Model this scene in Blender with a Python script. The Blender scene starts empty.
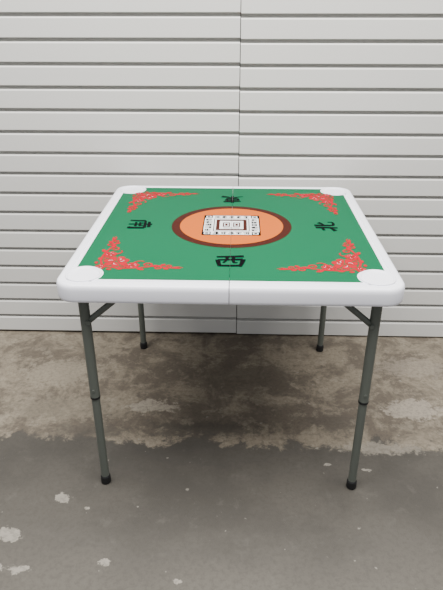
import bpy, bmesh, math, random
from mathutils import Vector, Matrix
random.seed(7)
S = bpy.context.scene
COL = S.collection

# ---------------------------------------------------------------- materials
def new_mat(name, color, rough=0.5, metal=0.0, spec=0.5):
    m = bpy.data.materials.new(name); m.use_nodes = True
    b = m.node_tree.nodes['Principled BSDF']
    b.inputs['Base Color'].default_value = (*color, 1)
    b.inputs['Roughness'].default_value = rough
    b.inputs['Metallic'].default_value = metal
    b.inputs['Specular IOR Level'].default_value = spec
    return m

def add_variation(m, color, amt=0.06, scale=8, bump=0.0, bscale=200):
    nt = m.node_tree; b = nt.nodes['Principled BSDF']
    tc = nt.nodes.new('ShaderNodeTexCoord')
    n = nt.nodes.new('ShaderNodeTexNoise'); n.inputs['Scale'].default_value = scale
    n.inputs['Detail'].default_value = 5
    nt.links.new(tc.outputs['Object'], n.inputs['Vector'])
    mx = nt.nodes.new('ShaderNodeMix'); mx.data_type = 'RGBA'
    mx.inputs[6].default_value = (*[c*(1-amt) for c in color], 1)
    mx.inputs[7].default_value = (*[min(1, c*(1+amt)) for c in color], 1)
    nt.links.new(n.outputs['Fac'], mx.inputs[0])
    nt.links.new(mx.outputs[2], b.inputs['Base Color'])
    if bump:
        n2 = nt.nodes.new('ShaderNodeTexNoise'); n2.inputs['Scale'].default_value = bscale
        nt.links.new(tc.outputs['Object'], n2.inputs['Vector'])
        bp = nt.nodes.new('ShaderNodeBump'); bp.inputs['Strength'].default_value = bump
        bp.inputs['Distance'].default_value = 0.001
        nt.links.new(n2.outputs['Fac'], bp.inputs['Height'])
        nt.links.new(bp.outputs['Normal'], b.inputs['Normal'])

WHITE = (0.86, 0.86, 0.93)
m_plastic = new_mat('white_hdpe', WHITE, 0.28); add_variation(m_plastic, WHITE, 0.015, 6, 0.10, 500)
GREEN = (0.0, 0.098, 0.040)
PS = 0.05
m_green = new_mat('green_print', GREEN, 0.45, spec=PS); add_variation(m_green, GREEN, 0.04, 4)
m_orange = new_mat('orange_print', (0.44, 0.095, 0.010), 0.45, spec=PS)
m_brown = new_mat('brown_print', (0.040, 0.006, 0.003), 0.45, spec=PS)
m_black = new_mat('black_print', (0.001, 0.001, 0.002), 0.45, spec=0.02)
m_red = new_mat('red_print', (0.36, 0.0, 0.014), 0.45, spec=0.02)
m_pale = new_mat('pale_print', (0.66, 0.66, 0.66), 0.45, spec=PS)
LEG = (0.092, 0.102, 0.088)
m_leg = new_mat('grey_powder_coat', LEG, 0.45); add_variation(m_leg, LEG, 0.05, 30, 0.2, 600)
m_rubber = new_mat('black_rubber', (0.004, 0.004, 0.005), 0.55)
WALLC = (0.585, 0.577, 0.553)
m_wall = new_mat('wall_slat_paint', WALLC, 0.5); add_variation(m_wall, WALLC, 0.03, 1.5)
m_slot_shade = new_mat('wall_slot_shade', (0.34, 0.335, 0.32), 0.7)  # slot backing coloured darker than the slats to paint in groove shade
m_dark = new_mat('wall_backing', (0.12, 0.12, 0.12), 0.8)

# concrete floor
m_floor = bpy.data.materials.new('concrete'); m_floor.use_nodes = True
nt = m_floor.node_tree; N = nt.nodes; L = nt.links
bs = N['Principled BSDF']
tc = N.new('ShaderNodeTexCoord')
def noise(scale, detail=6, rough=0.55, off=(0,0,0), dist=0.0):
    mp = N.new('ShaderNodeMapping'); mp.inputs['Location'].default_value = off
    L.new(tc.outputs['Object'], mp.inputs['Vector'])
    n = N.new('ShaderNodeTexNoise')
    n.inputs['Scale'].default_value = scale; n.inputs['Detail'].default_value = detail
    n.inputs['Roughness'].default_value = rough; n.inputs['Distortion'].default_value = dist
    L.new(mp.outputs[0], n.inputs['Vector']); return n
def M(op, a, b=None, c=None, clamp=False):
    n = N.new('ShaderNodeMath'); n.operation = op; n.use_clamp = clamp
    for i, v in enumerate((a, b, c)):
        if v is None: continue
        if isinstance(v, (int, float)): n.inputs[i].default_value = v
        else: L.new(v, n.inputs[i])
    return n.outputs[0]
def sstep(v, lo, hi):
    n = N.new('ShaderNodeMapRange'); n.interpolation_type = 'SMOOTHSTEP'
    L.new(v, n.inputs[0]); n.inputs[1].default_value = lo; n.inputs[2].default_value = hi
    return n.outputs[0]
def mixc(f, a, b):
    n = N.new('ShaderNodeMix'); n.data_type = 'RGBA'
    if isinstance(f, (int, float)): n.inputs[0].default_value = f
    else: L.new(f, n.inputs[0])
    for i, v in ((6, a), (7, b)):
        if isinstance(v, tuple): n.inputs[i].default_value = (*v, 1)
        else: L.new(v, n.inputs[i])
    return n.outputs[2]
sep = N.new('ShaderNodeSeparateXYZ'); L.new(tc.outputs['Object'], sep.inputs[0])
nz1 = noise(3.0, 8, 0.6, (3, 1, 0)); nz2 = noise(16, 9, 0.7, (0, 5, 0)); nz3 = noise(70, 6, 0.75)
nz4 = noise(5.5, 10, 0.68, (7.3, 2.1, 0), 0.6)
nz5 = noise(40, 6, 0.7, (2.3, 4.1, 0), 0.3)
def blob(cx, cy, rx, ry, soft=0.4, wob=0.9):
    dx = M('DIVIDE', M('SUBTRACT', sep.outputs[0], cx), rx)
    dy = M('DIVIDE', M('SUBTRACT', sep.outputs[1], cy), ry)
    d = M('SQRT', M('ADD', M('MULTIPLY', dx, dx), M('MULTIPLY', dy, dy)))
    d = M('ADD', d, M('MULTIPLY', M('SUBTRACT', nz2.outputs['Fac'], 0.5), wob*2.8))
    d = M('ADD', d, M('MULTIPLY', M('SUBTRACT', nz5.outputs['Fac'], 0.5), wob*2.8))
    return M('SUBTRACT', 1.0, sstep(d, 1-soft, 1+soft*0.2))
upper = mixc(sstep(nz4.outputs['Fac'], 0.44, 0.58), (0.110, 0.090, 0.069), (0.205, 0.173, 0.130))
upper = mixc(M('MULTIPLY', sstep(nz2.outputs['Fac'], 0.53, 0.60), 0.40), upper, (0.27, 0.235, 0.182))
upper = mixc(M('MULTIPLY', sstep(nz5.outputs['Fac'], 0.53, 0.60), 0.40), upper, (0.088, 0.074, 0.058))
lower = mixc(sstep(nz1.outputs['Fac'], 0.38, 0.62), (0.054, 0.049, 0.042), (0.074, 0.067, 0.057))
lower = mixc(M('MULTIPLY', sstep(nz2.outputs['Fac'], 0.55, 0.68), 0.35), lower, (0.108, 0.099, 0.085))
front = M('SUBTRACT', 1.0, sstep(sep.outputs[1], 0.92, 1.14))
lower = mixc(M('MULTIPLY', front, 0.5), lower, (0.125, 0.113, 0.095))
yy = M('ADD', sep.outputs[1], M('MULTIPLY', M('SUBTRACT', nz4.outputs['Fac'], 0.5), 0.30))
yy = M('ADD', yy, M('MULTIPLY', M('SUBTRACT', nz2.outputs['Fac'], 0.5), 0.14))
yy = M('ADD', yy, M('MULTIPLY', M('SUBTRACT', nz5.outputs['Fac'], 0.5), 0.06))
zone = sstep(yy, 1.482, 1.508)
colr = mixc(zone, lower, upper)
for (cx, cy, rx, ry, col, st) in [
    (-0.70, 1.88, 0.18, 0.10, (0.235, 0.203, 0.155), 0.75),
    (-0.62, 1.65, 0.25, 0.08, (0.21, 0.182, 0.138), 0.5),
    (-0.31, 1.67, 0.09, 0.04, (0.30, 0.265, 0.213), 0.85),
    (0.66, 1.68, 0.12, 0.06, (0.30, 0.263, 0.213), 0.85),
    (0.72, 1.95, 0.16, 0.08, (0.235, 0.203, 0.163), 0.6),
    (0.48, 1.47, 0.16, 0.03, (0.24, 0.213, 0.173), 0.75),
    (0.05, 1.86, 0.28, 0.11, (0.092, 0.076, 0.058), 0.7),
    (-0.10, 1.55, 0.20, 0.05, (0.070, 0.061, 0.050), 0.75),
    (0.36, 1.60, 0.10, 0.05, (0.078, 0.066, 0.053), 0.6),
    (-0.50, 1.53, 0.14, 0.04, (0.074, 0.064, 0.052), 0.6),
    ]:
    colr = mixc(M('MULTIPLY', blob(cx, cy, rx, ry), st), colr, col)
for (cx, cy, rx, ry) in [(-0.508, 1.226, .026, .018), (-0.623, 1.091, .034, .022), (-0.575, 0.983, .034, .014),
                         (-0.338, 1.012, .018, .013), (-0.139, 0.96, .014, .008), (-0.43, 1.19, .010, .006), (0.42, 1.37, .016, .007),
                         (0.30, 1.39, .012, .006)]:
    colr = mixc(M('MULTIPLY', blob(cx, cy, rx, ry, 0.2, 1.2), 0.8), colr, (0.29, 0.265, 0.225))
colr = mixc(M('MULTIPLY', sstep(nz3.outputs['Fac'], 0.44, 0.62), 0.32), colr, (0.045, 0.040, 0.034))
sp = noise(38, 3, 0.5, (1, 9, 0))
colr = mixc(M('MULTIPLY', sstep(sp.outputs['Fac'], 0.71, 0.74), 0.5), colr, (0.28, 0.262, 0.225))
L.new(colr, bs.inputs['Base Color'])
L.new(M('ADD', 0.42, M('MULTIPLY', nz2.outputs['Fac'], 0.3)), bs.inputs['Roughness'])
bs.inputs['Specular IOR Level'].default_value = 0.3
bp = N.new('ShaderNodeBump'); bp.inputs['Strength'].default_value = 0.25; bp.inputs['Distance'].default_value = 0.003
L.new(nz3.outputs['Fac'], bp.inputs['Height']); L.new(bp.outputs['Normal'], bs.inputs['Normal'])

# ---------------------------------------------------------------- helpers
def finish(bm, name, mat, parent=None, smooth=False, loc=(0, 0, 0)):
    me = bpy.data.meshes.new(name); bm.normal_update(); bm.to_mesh(me); bm.free()
    o = bpy.data.objects.new(name, me); COL.objects.link(o)
    mats = mat if isinstance(mat, list) else [mat]
    for m in mats: me.materials.append(m)
    if smooth:
        for p in me.polygons: p.use_smooth = True
        try:
            me.set_sharp_from_angle(angle=math.radians(40))
        except Exception: pass
    o.location = loc
    if parent: o.parent = parent
    return o
def box(bm, x0, x1, y0, y1, z0, z1):
    v = [bm.verts.new(p) for p in ((x0,y0,z0),(x1,y0,z0),(x1,y1,z0),(x0,y1,z0),(x0,y0,z1),(x1,y0,z1),(x1,y1,z1),(x0,y1,z1))]
    for f in ((3,2,1,0),(4,5,6,7),(0,1,5,4),(1,2,6,5),(2,3,7,6),(3,0,4,7)):
        bm.faces.new([v[i] for i in f])

# ---------------------------------------------------------------- floor + wall
bm = bmesh.new(); box(bm, -4, 4, -2.5, 2.45, -0.08, 0.0)
finish(bm, 'floor', m_floor)

WY = 2.187      # wall face
P = 0.0803
Z0 = 0.006
def wall_panel(bm, x0, x1, zoff):
    g = 0.0125
    z = Z0 + zoff
    while z < 2.7:
        zb, zt = z, z + P - g
        prof = [(WY+0.015, zb+0.0005), (WY+0.002, zb), (WY, zb+0.002), (WY, zt-0.005), (WY+0.003, zt-0.0005), (WY+0.015, zt)]
        A = [bm.verts.new((x0, y, zz)) for y, zz in prof]
        B = [bm.verts.new((x1, y, zz)) for y, zz in prof]
        for i in range(len(prof)-1):
            bm.faces.new((A[i], B[i], B[i+1], A[i+1]))
        bm.faces.new(A[::-1]); bm.faces.new(B)
        z += P
bm = bmesh.new()
wall_panel(bm, -4.0, 0.0010, 0.004)
wall_panel(bm, 0.0040, 4.0, 0.0)
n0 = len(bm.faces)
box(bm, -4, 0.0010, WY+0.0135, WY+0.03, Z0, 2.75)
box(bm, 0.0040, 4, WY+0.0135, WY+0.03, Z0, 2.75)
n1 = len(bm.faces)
box(bm, -4, 4, WY+0.032, WY+0.10, 0.0, 2.75)
bm.faces.ensure_lookup_table()
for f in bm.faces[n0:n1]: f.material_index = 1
for f in bm.faces[n1:]: f.material_index = 2
bmesh.ops.recalc_face_normals(bm, faces=bm.faces)
finish(bm, 'wall_back', [m_wall, m_slot_shade, m_dark])

# ---------------------------------------------------------------- table
H = 0.703; HW = 0.4400
table = bpy.data.objects.new('folding_mahjong_table', None); COL.objects.link(table)
table.location = (-0.018, 1.684, 0)

def rrect(inset, r0=0.052, seg=14, hw=HW):
    h = hw - inset; r = max(r0 - inset, 0.004)
    pts = []
    for cx, cy, a0 in ((h-r, h-r, 0), (-h+r, h-r, 90), (-h+r, -h+r, 180), (h-r, -h+r, 270)):
        for i in range(seg+1):
            a = math.radians(a0 + 90*i/seg)
            pts.append((cx + r*math.cos(a), cy + r*math.sin(a)))
    return pts
# (inset, z)
prof = [(0.036, -0.020), (0.026, -0.022), (0.024, -0.047), (0.020, -0.050), (0.007, -0.050), (0.003, -0.0488), (0.0010, -0.046), (0.0, -0.040), (0.0, -0.016),
        (0.0008, -0.0085), (0.0028, -0.0040), (0.0060, -0.0013), (0.0100, -0.0002), (0.0130, 0.0),
        (0.0245, 0.0), (0.0258, -0.0020), (0.0292, -0.0020), (0.0305, 0.0)]
def top_half(sign):
    bm = bmesh.new(); rings = []
    for ins, z in prof:
        rings.append([bm.verts.new((x, y, H+z)) for x, y in rrect(ins)])
    n = len(rings[0])
    for a, b in zip(rings, rings[1:]):
        for i in range(n):
            bm.faces.new((a[i], a[(i+1) % n], b[(i+1) % n], b[i]))
    bm.faces.new(rings[0][::-1]); bm.faces.new(rings[-1])
    g = bm.verts[:] + bm.edges[:] + bm.faces[:]
    res = bmesh.ops.bisect_plane(bm, geom=g, plane_co=(sign*0.0011, 0, 0), plane_no=(-sign, 0, 0), clear_outer=True)
    ce = [e for e in res['geom_cut'] if isinstance(e, bmesh.types.BMEdge)]
    bmesh.ops.triangle_fill(bm, edges=ce, use_beauty=True)
    bmesh.ops.recalc_face_normals(bm, faces=bm.faces)
    return finish(bm, 'tabletop_half_left' if sign < 0 else 'tabletop_half_right', m_plastic, table, smooth=True)
top_half(-1); top_half(1)

def flat_poly(bm, pts, z, th=0.0):
    v = [bm.verts.new((x, y, z)) for x, y in pts]
    f = bm.faces.new(v); f.normal_update()
    if f.normal.z < 0: f.normal_flip()
    return f
def split_seam(bm, gap=0.0004):
    # cut the print along the fold line
    bmesh.ops.bisect_plane(bm, geom=bm.verts[:]+bm.edges[:]+bm.faces[:], plane_co=(gap,0,0), plane_no=(1,0,0))
    bmesh.ops.bisect_plane(bm, geom=bm.verts[:]+bm.edges[:]+bm.faces[:], plane_co=(-gap,0,0), plane_no=(1,0,0))
    kill = [f for f in bm.faces if abs(f.calc_center_median().x) < gap*0.95]
    bmesh.ops.delete(bm, geom=kill, context='FACES')

def zl(k): return H + 0.0006 + 0.00035*k
# green playing surface with circular notches at corners
FH = 0.402; CI = 0.374; CR = 0.050
def film():
    bm = bmesh.new(); pts = []
    dx = FH - CI
    dd = math.sqrt(CR**2 - dx**2)
    for q in range(4):
        a = q*math.pi/2
        c0 = (CI, CI)
        s = math.atan2(-dd, dx); e = math.atan2(dx, -dd)
        e2 = e - 2*math.pi
        for i in range(25):
            t = s + (e2 - s)*i/24
            x = c0[0] + CR*math.cos(t); y = c0[1] + CR*math.sin(t)
            pts.append((x*math.cos(a)-y*math.sin(a), x*math.sin(a)+y*math.cos(a)))
    flat_poly(bm, pts, zl(0)); bmesh.ops.triangulate(bm, faces=bm.faces[:]); split_seam(bm)
    finish(bm, 'green_playing_surface', m_green, table)
film()

def circ(cx, cy, r, n=96): return [(cx+r*math.cos(2*math.pi*i/n), cy+r*math.sin(2*math.pi*i/n)) for i in range(n)]
def disc_obj(name, r, z, mat):
    bm = bmesh.new(); flat_poly(bm, circ(0, 0, r), z); split_seam(bm); finish(bm, name, mat, table)
disc_obj('medallion_rim', 0.187, zl(1), m_brown)
disc_obj('medallion_disc', 0.161, zl(2), m_orange)

# corner cups (round shallow moulded dishes with a raised lip)
bm = bmesh.new()
cp = [(0.0465, 0.0), (0.0460, 0.0026), (0.0445, 0.0036), (0.0425, 0.0036), (0.0405, 0.0022), (0.0385, 0.0002), (0.036, 0.0001)]
for sx in (-1, 1):
    for sy in (-1, 1):
        rings = [[bm.verts.new((x, y, H+z)) for x, y in circ(sx*CI, sy*CI, r, 48)] for r, z in cp]
        for a, b in zip(rings, rings[1:]):
            for i in range(48): bm.faces.new((a[i], a[(i+1) % 48], b[(i+1) % 48], b[i]))
        bm.faces.new(rings[-1])
bmesh.ops.recalc_face_normals(bm, faces=bm.faces)
finish(bm, 'corner_cup_rests', m_plastic, table, smooth=True)

# brush strokes -------------------------------------------------------------
def catmull(pts, n=8):
    P_ = [Vector(p) for p in pts]
    if len(P_) == 2: return [P_[0].lerp(P_[1], i/n) for i in range(n+1)]
    P_ = [P_[0]*2-P_[1]] + P_ + [P_[-1]*2-P_[-2]]
    out = []
    for i in range(1, len(P_)-2):
        a, b, c, d = P_[i-1:i+3]
        for k in range(n):
            t = k/n
            out.append(0.5*((2*b)+(c-a)*t+(2*a-5*b+4*c-d)*t*t+(3*b-a-3*c+d)*t**3))
    out.append(P_[-2]); return out
def brush(bm, pts, w0, w1, z, xf=lambda p: p, n=8, sharp=False, bulge=0.0):
    c = [Vector(p) for p in pts] if sharp else catmull([tuple(p) for p in pts], n)
    Lf, Rt = [], []
    for i, p in enumerate(c):
        d = (c[min(i+1, len(c)-1)] - c[max(i-1, 0)])
        if d.length < 1e-9: d = Vector((1, 0))
        d.normalize(); nrm = Vector((-d.y, d.x)); t = i/(len(c)-1)
        w = (w0*(1-t)+w1*t + bulge*math.sin(math.pi*t))*0.5
        Lf.append(bm.verts.new((*xf(p+nrm*w), z))); Rt.append(bm.verts.new((*xf(p-nrm*w), z)))
    for i in range(len(c)-1):
        f = bm.faces.new((Lf[i], Rt[i], Rt[i+1], Lf[i+1]))
        f.normal_update()
        if f.normal.z < 0: f.normal_flip()
CH = {
 'west': [([(-.95,.80),(0,.86),(.95,.94)],.18,.28), ([(-.86,.30),(-.80,-.2),(-.70,-.8)],.28,.2),
          ([(-.86,.28),(0,.32),(.88,.40)],.16,.24), ([(.90,.40),(.82,-.2),(.68,-.85)],.30,.18),
          ([(-.70,-.70),(0,-.70),(.72,-.66)],.2,.22), ([(-.22,.84),(-.24,.3),(-.46,-.22)],.20,.12),
          ([(.24,.86),(.22,.2),(.28,-.16),(.52,-.18)],.20,.12)],
 'east': [([(-.75,.66),(0,.70),(.8,.76)],.14,.24), ([(0,1.02),(.02,0),(0,-.95)],.22,.20),
          ([(-.55,.40),(-.52,.1),(-.46,-.22)],.2,.14), ([(-.55,.40),(0,.42),(.55,.46)],.12,.2),
          ([(.56,.46),(.52,.1),(.46,-.22)],.22,.14), ([(-.5,.1),(.5,.12)],.12,.12), ([(-.46,-.2),(.46,-.18)],.13,.13),
          ([(-.05,-.2),(-.4,-.6),(-.95,-.82)],.24,.08), ([(.05,-.2),(.45,-.6),(1.0,-.78)],.12,.34)],
 'south': [([(-.6,.70),(0,.74),(.65,.8)],.16,.22), ([(.02,1.0),(0,.4)],.24,.16), ([(-.82,.36),(-.82,-.3),(-.9,-.9)],.26,.16),
           ([(-.82,.36),(0,.42),(.80,.46)],.14,.2), ([(.82,.46),(.82,-.3),(.78,-.88)],.24,.28), ([(.78,-.85),(.55,-.70)],.2,.04),
           ([(-.3,.26),(-.16,.05)],.16,.12), ([(.32,.28),(.16,.05)],.16,.1), ([(-.44,-.02),(.44,.04)],.12,.16),
           ([(-.48,-.36),(.48,-.30)],.12,.16), ([(0,.0),(0,-.9)],.18,.14)],
 'north': [([(-.26,.85),(-.26,0),(-.3,-.88)],.26,.20), ([(-.88,.24),(-.3,.34)],.18,.18), ([(-.98,-.62),(-.6,-.45),(-.26,-.2)],.28,.1),
           ([(.22,.9),(.22,.1),(.26,-.5),(.5,-.66),(.95,-.62),(.98,-.25)],.28,.1), ([(.88,.52),(.6,.28),(.26,.1)],.28,.1)],
}
def glyph(bm, key, cx, cy, s, rot, z):
    ca, sa = math.cos(rot), math.sin(rot)
    def xf(p): return (cx + s*(p.x*ca-p.y*sa), cy + s*(p.x*sa+p.y*ca))
    for k, (pts, w0, w1) in enumerate(CH[key]):
        brush(bm, pts, w0*1.28, w1*1.28, z + 0.00003*k, xf, 6)
for key, cx, cy, rot in (('west', 0.0, -0.284, 0), ('east', 0, 0.266, math.pi), ('south', -0.288, 0, -math.pi/2), ('north', 0.294, -0.004, math.pi/2)):
    bm = bmesh.new(); glyph(bm, key, cx, cy, 0.039, rot, zl(2)); split_seam(bm)
    finish(bm, 'wind_character_'+key, m_black, table)

# central emblem -------------------------------------------------------------
def rect(bm, cx, cy, w, h, z): flat_poly(bm, [(cx-w/2, cy-h/2), (cx+w/2, cy-h/2), (cx+w/2, cy+h/2), (cx-w/2, cy+h/2)], z)
def frame(bm, cx, cy, w, h, t, z):
    rect(bm, cx, cy+h/2-t/2, w, t, z); rect(bm, cx, cy-h/2+t/2, w, t, z)
    rect(bm, cx-w/2+t/2, cy, t, h-2*t, z); rect(bm, cx+w/2-t/2, cy, t, h-2*t, z)
bm = bmesh.new()
rect(bm, 0, 0, 0.176, 0.176, zl(3)); split_seam(bm); finish(bm, 'emblem_ground', m_pale, table)
bm = bmesh.new(); z = zl(4)
frame(bm, 0, 0, 0.178, 0.178, 0.0034, z)
frame(bm, 0, 0, 0.112, 0.112, 0.0026, z)
def mini(bm, cx, cy, w, h):
    n = random.randint(2, 3)
    for i in range(n): rect(bm, cx, cy - h/2 + h*(i+0.5)/n, w*random.uniform(.65, 1), h*0.16, z)
    for i in range(2): rect(bm, cx + w*random.uniform(-.4, .4), cy, w*0.18, h*random.uniform(.6, 1), z)
for i in range(-2, 3):
    for sgn in (-1, 1):
        mini(bm, i*0.023, sgn*0.072, 0.019, 0.023)
        mini(bm, sgn*0.072, i*0.023, 0.023, 0.019)
for sx in (-1, 1):
    for sy in (-1, 1):
        frame(bm, sx*0.074, sy*0.074, 0.024, 0.024, 0.0035, z); rect(bm, sx*0.074, sy*0.074, 0.009, 0.009, z)
split_seam(bm); finish(bm, 'emblem_lettering', m_black, table)
bm = bmesh.new()
frame(bm, 0, 0, 0.096, 0.096, 0.011, zl(4))
for sx in (-1, 1):
    frame(bm, sx*0.016, 0.002, 0.022, 0.040, 0.004, zl(4))
    rect(bm, sx*0.016, 0.002, 0.008, 0.020, zl(4))
rect(bm, 0, -0.028, 0.05, 0.004, zl(4)); 
split_seam(bm); finish(bm, 'emblem_tiles', m_brown, table)

# corner floral ornaments ----------------------------------------------------
def spiral(cx, cy, r, turns, a0, dirn=1, n=20):
    out = []
    for i in range(n+1):
        t = i/n; a = a0 + dirn*turns*2*math.pi*t; rr = r*(1-0.82*t)
        out.append((cx+rr*math.cos(a), cy+rr*math.sin(a)))
    return out
def ornament(bm, bmp, ox, oy, sx, sy):
    zz = [zl(1)]
    def nz(): zz[0] += 0.000008; return zz[0]
    def mk(swap):
        def xf(p):
            x, y = (p[1], p[0]) if swap else (p[0], p[1])
            return (ox + sx*x, oy + sy*y)
        return xf
    def petals(b, xf, cx, cy, r, n, a0, wid=0.95, inner=0.25):
        for k in range(n):
            a = a0 + 2*math.pi*k/n; pts = []
            for i in range(11):
                t = -1 + 2*i/10
                rr = r*(1 - 0.16*t*t + (0.05 if i % 2 else -0.03))
                pts.append(xf((cx+rr*math.cos(a+t*wid*math.pi/n), cy+rr*math.sin(a+t*wid*math.pi/n))))
            pts.append(xf((cx+r*inner*math.cos(a), cy+r*inner*math.sin(a))))
            flat_poly(b, pts, nz())
    def peony(xf, cx, cy, r, a0):
        petals(bm, xf, cx, cy, r, 7, a0, 0.88, 0.06)
        z_ = nz()
        for k in range(0, 7, 2):   # pale petal veins
            a = a0 + 2*math.pi*(k+.5)/7
            brush(bmp, [(cx+r*.35*math.cos(a), cy+r*.35*math.sin(a)), (cx+r*.55*math.cos(a+.25), cy+r*.55*math.sin(a+.25)), (cx+r*.62*math.cos(a+.6), cy+r*.62*math.sin(a+.6))],
                  r*.04, r*.02, z_+0.0003, lambda p: xf((p.x, p.y)), 4)
    def leaf(xf, x, y, l, w, a):
        pts = []
        for i in range(9):
            t = i/8; pts.append((t*l, w*math.sin(math.pi*t)**.8*(1+.25*(i % 2))))
        for i in range(7, 0, -1):
            t = i/8; pts.append((t*l, -w*math.sin(math.pi*t)**.8*(1+.25*(i % 2))))
        ca, sa = math.cos(a), math.sin(a)
        flat_poly(bm, [xf((x+px*ca-py*sa, y+px*sa+py*ca)) for px, py in pts], nz())
    x0 = mk(False)
    peony(x0, 0.044, 0.044, 0.035, .3)
    peony(x0, 0.008, 0.008, 0.015, .9)
    for sw in (False, True):
        xf = mk(sw); q = lambda p: xf((p.x, p.y))
        peony(xf, 0.092, 0.018, 0.019, .2)
        brush(bm, [(0.02,.010),(.06,.000),(.11,.004),(.15,.014),(.185,.006),(.222,.002)], .0066, .0035, nz(), q)
        brush(bm, spiral(.130, .024, .015, 1.25, -1.6, 1), .0062, .004, nz(), q, 3)
        brush(bm, spiral(.160, .006, .012, 1.2, 1.6, -1), .0056, .0035, nz(), q, 3)
        brush(bm, spiral(.187, .016, .010, 1.2, -1.6, 1), .0052, .0033, nz(), q, 3)
        brush(bm, spiral(.008, .064, .011, 1.2, 0, 1), .0054, .0035, nz(), q, 3)
        brush(bm, [(.09,.03),(.10,.044),(.112,.048),(.120,.043)], .006, .0025, nz(), q)
        brush(bm, [(.198,.008),(.215,.012),(.228,.006)], .005, .0015, nz(), q)
        for (x, y, l, w, a) in ((.105,.000,.024,.0052,-.4), (.142,.012,.020,.005,.5),
                                (.167,.016,.018,.005,.9), (.05,.000,.020,.0052,-.3), (.026,-.006,.016,.0045,-.2), (.174,.004,.018,.0045,-.4), (.20,.004,.018,.004,.1)):
            leaf(xf, x, y, l, w, a)
bm = bmesh.new(); bmp = bmesh.new()
for sx in (-1, 1):
    for sy in (-1, 1):
        ornament(bm, bmp, sx*0.350, sy*0.335, -sx, -sy)
finish(bm, 'corner_floral_prints', m_red, table)
finish(bmp, 'corner_floral_highlights', m_pale, table)

# legs -----------------------------------------------------------------------
def tube(bm, a, b, r, seg=24, cap=True, r2=None):
    a, b = Vector(a), Vector(b); d = (b-a); L_ = d.length; d.normalize()
    q = d.to_track_quat('Z', 'Y').to_matrix()
    r2 = r if r2 is None else r2
    A = []; B = []
    for i in range(seg):
        t = 2*math.pi*i/seg; v = Vector((math.cos(t), math.sin(t), 0))
        A.append(bm.verts.new(a + q@(v*r))); B.append(bm.verts.new(b + q@(v*r2)))
    for i in range(seg): bm.faces.new((A[i], A[(i+1) % seg], B[(i+1) % seg], B[i]))
    if cap: bm.faces.new(A[::-1]); bm.faces.new(B)
LX = 0.380; LY = 0.387
for sx, nx in ((-1, 'left'), (1, 'right')):
    for sy, ny in ((-1, 'front'), (1, 'rear')):
        x, y = sx*LX, sy*LY
        xb = x - sx*0.002
        bm = bmesh.new()
        xm = x + (xb-x)*0.55
        tube(bm, (xm, y, 0.328), (x, y, H-0.024), 0.0138)
        tube(bm, (xb, y, 0.02), (xm, y, 0.328), 0.0121)
        tube(bm, (xm, y-0.0115, 0.355), (xm, y-0.0160, 0.355), 0.004, 12)
        finish(bm, f'leg_{ny}_{nx}', m_leg, table, smooth=True)
        bm = bmesh.new()
        tube(bm, (xm, y, 0.323), (xm, y, 0.3295), 0.0143)
        tube(bm, (xb, y, 0.0), (xb, y, 0.004), 0.0136, r2=0.0154)
        tube(bm, (xb, y, 0.004), (xb, y, 0.026), 0.0154, r2=0.0148)
        tube(bm, (xb, y, 0.026), (xb, y, 0.030), 0.0148, r2=0.0124)
        finish(bm, f'foot_cap_{ny}_{nx}', m_rubber, table, smooth=True)
        bm = bmesh.new()
        yb = y
        tube(bm, (x - sx*0.010, yb, 0.575), (x - sx*0.125, yb, H-0.030), 0.0085, 16)
        tube(bm, (x - sx*0.010, y-0.016, 0.575), (x - sx*0.010, y+0.016, 0.575), 0.006, 12)
        box(bm, min(x-sx*0.110, x-sx*0.150), max(x-sx*0.110, x-sx*0.150), y-0.014, y+0.014, H-0.046, H-0.0205)
        box(bm, x-0.022, x+0.022, y-0.018, y-0.014, H-0.060, H-0.0205)
        box(bm, x-0.022, x+0.022, y+0.014, y+0.018, H-0.060, H-0.0205)
        bmesh.ops.recalc_face_normals(bm, faces=bm.faces)
        finish(bm, f'brace_{ny}_{nx}', m_leg, table, smooth=True)
    bm = bmesh.new()
    tube(bm, (sx*LX, -LY, H-0.036), (sx*LX, LY, H-0.036), 0.011)
    tube(bm, (sx*(LX-0.125), -LY, H-0.033), (sx*(LX-0.125), LY, H-0.033), 0.007)
    finish(bm, f'leg_crossbar_{nx}', m_leg, table, smooth=True)
bm = bmesh.new()
for yy_ in (-0.30, 0.30):
    box(bm, -0.03, 0.03, yy_-0.02, yy_+0.02, H-0.0235, H-0.0205)
    tube(bm, (0, yy_-0.02, H-0.026), (0, yy_+0.02, H-0.026), 0.004, 12)
finish(bm, 'fold_hinges', m_leg, table)

# ---------------------------------------------------------------- lights
def area(name, loc, rot, sx, sy, power, color=(1, 1, 1)):
    l = bpy.data.lights.new(name, 'AREA'); l.shape = 'RECTANGLE'; l.size = sx; l.size_y = sy
    l.energy = power; l.color = color
    o = bpy.data.objects.new(name, l); COL.objects.link(o); o.location = loc; o.rotation_euler = rot
    return o
area('ceiling_light_panel', (0, 0.7, 3.0), (0, 0, 0), 3.2, 1.2, 200, (1, 0.985, 0.95))
area('ceiling_light_strip', (0, 1.5, 3.0), (0, 0, 0), 3.2, 0.4, 75, (1, 0.985, 0.95))
w = bpy.data.worlds.new('World'); S.world = w; w.use_nodes = True
w.node_tree.nodes['Background'].inputs[0].default_value = (0.95, 0.97, 1, 1)
w.node_tree.nodes['Background'].inputs[1].default_value = 0.58

# ---------------------------------------------------------------- camera
cam = bpy.data.cameras.new('camera'); co = bpy.data.objects.new('camera', cam); COL.objects.link(co)
cam.sensor_width = 36; cam.lens = 568/590*36
co.location = (0, 0, H+0.615)
co.rotation_euler = (math.radians(90-27.05), 0, math.radians(1.68))
S.camera = co
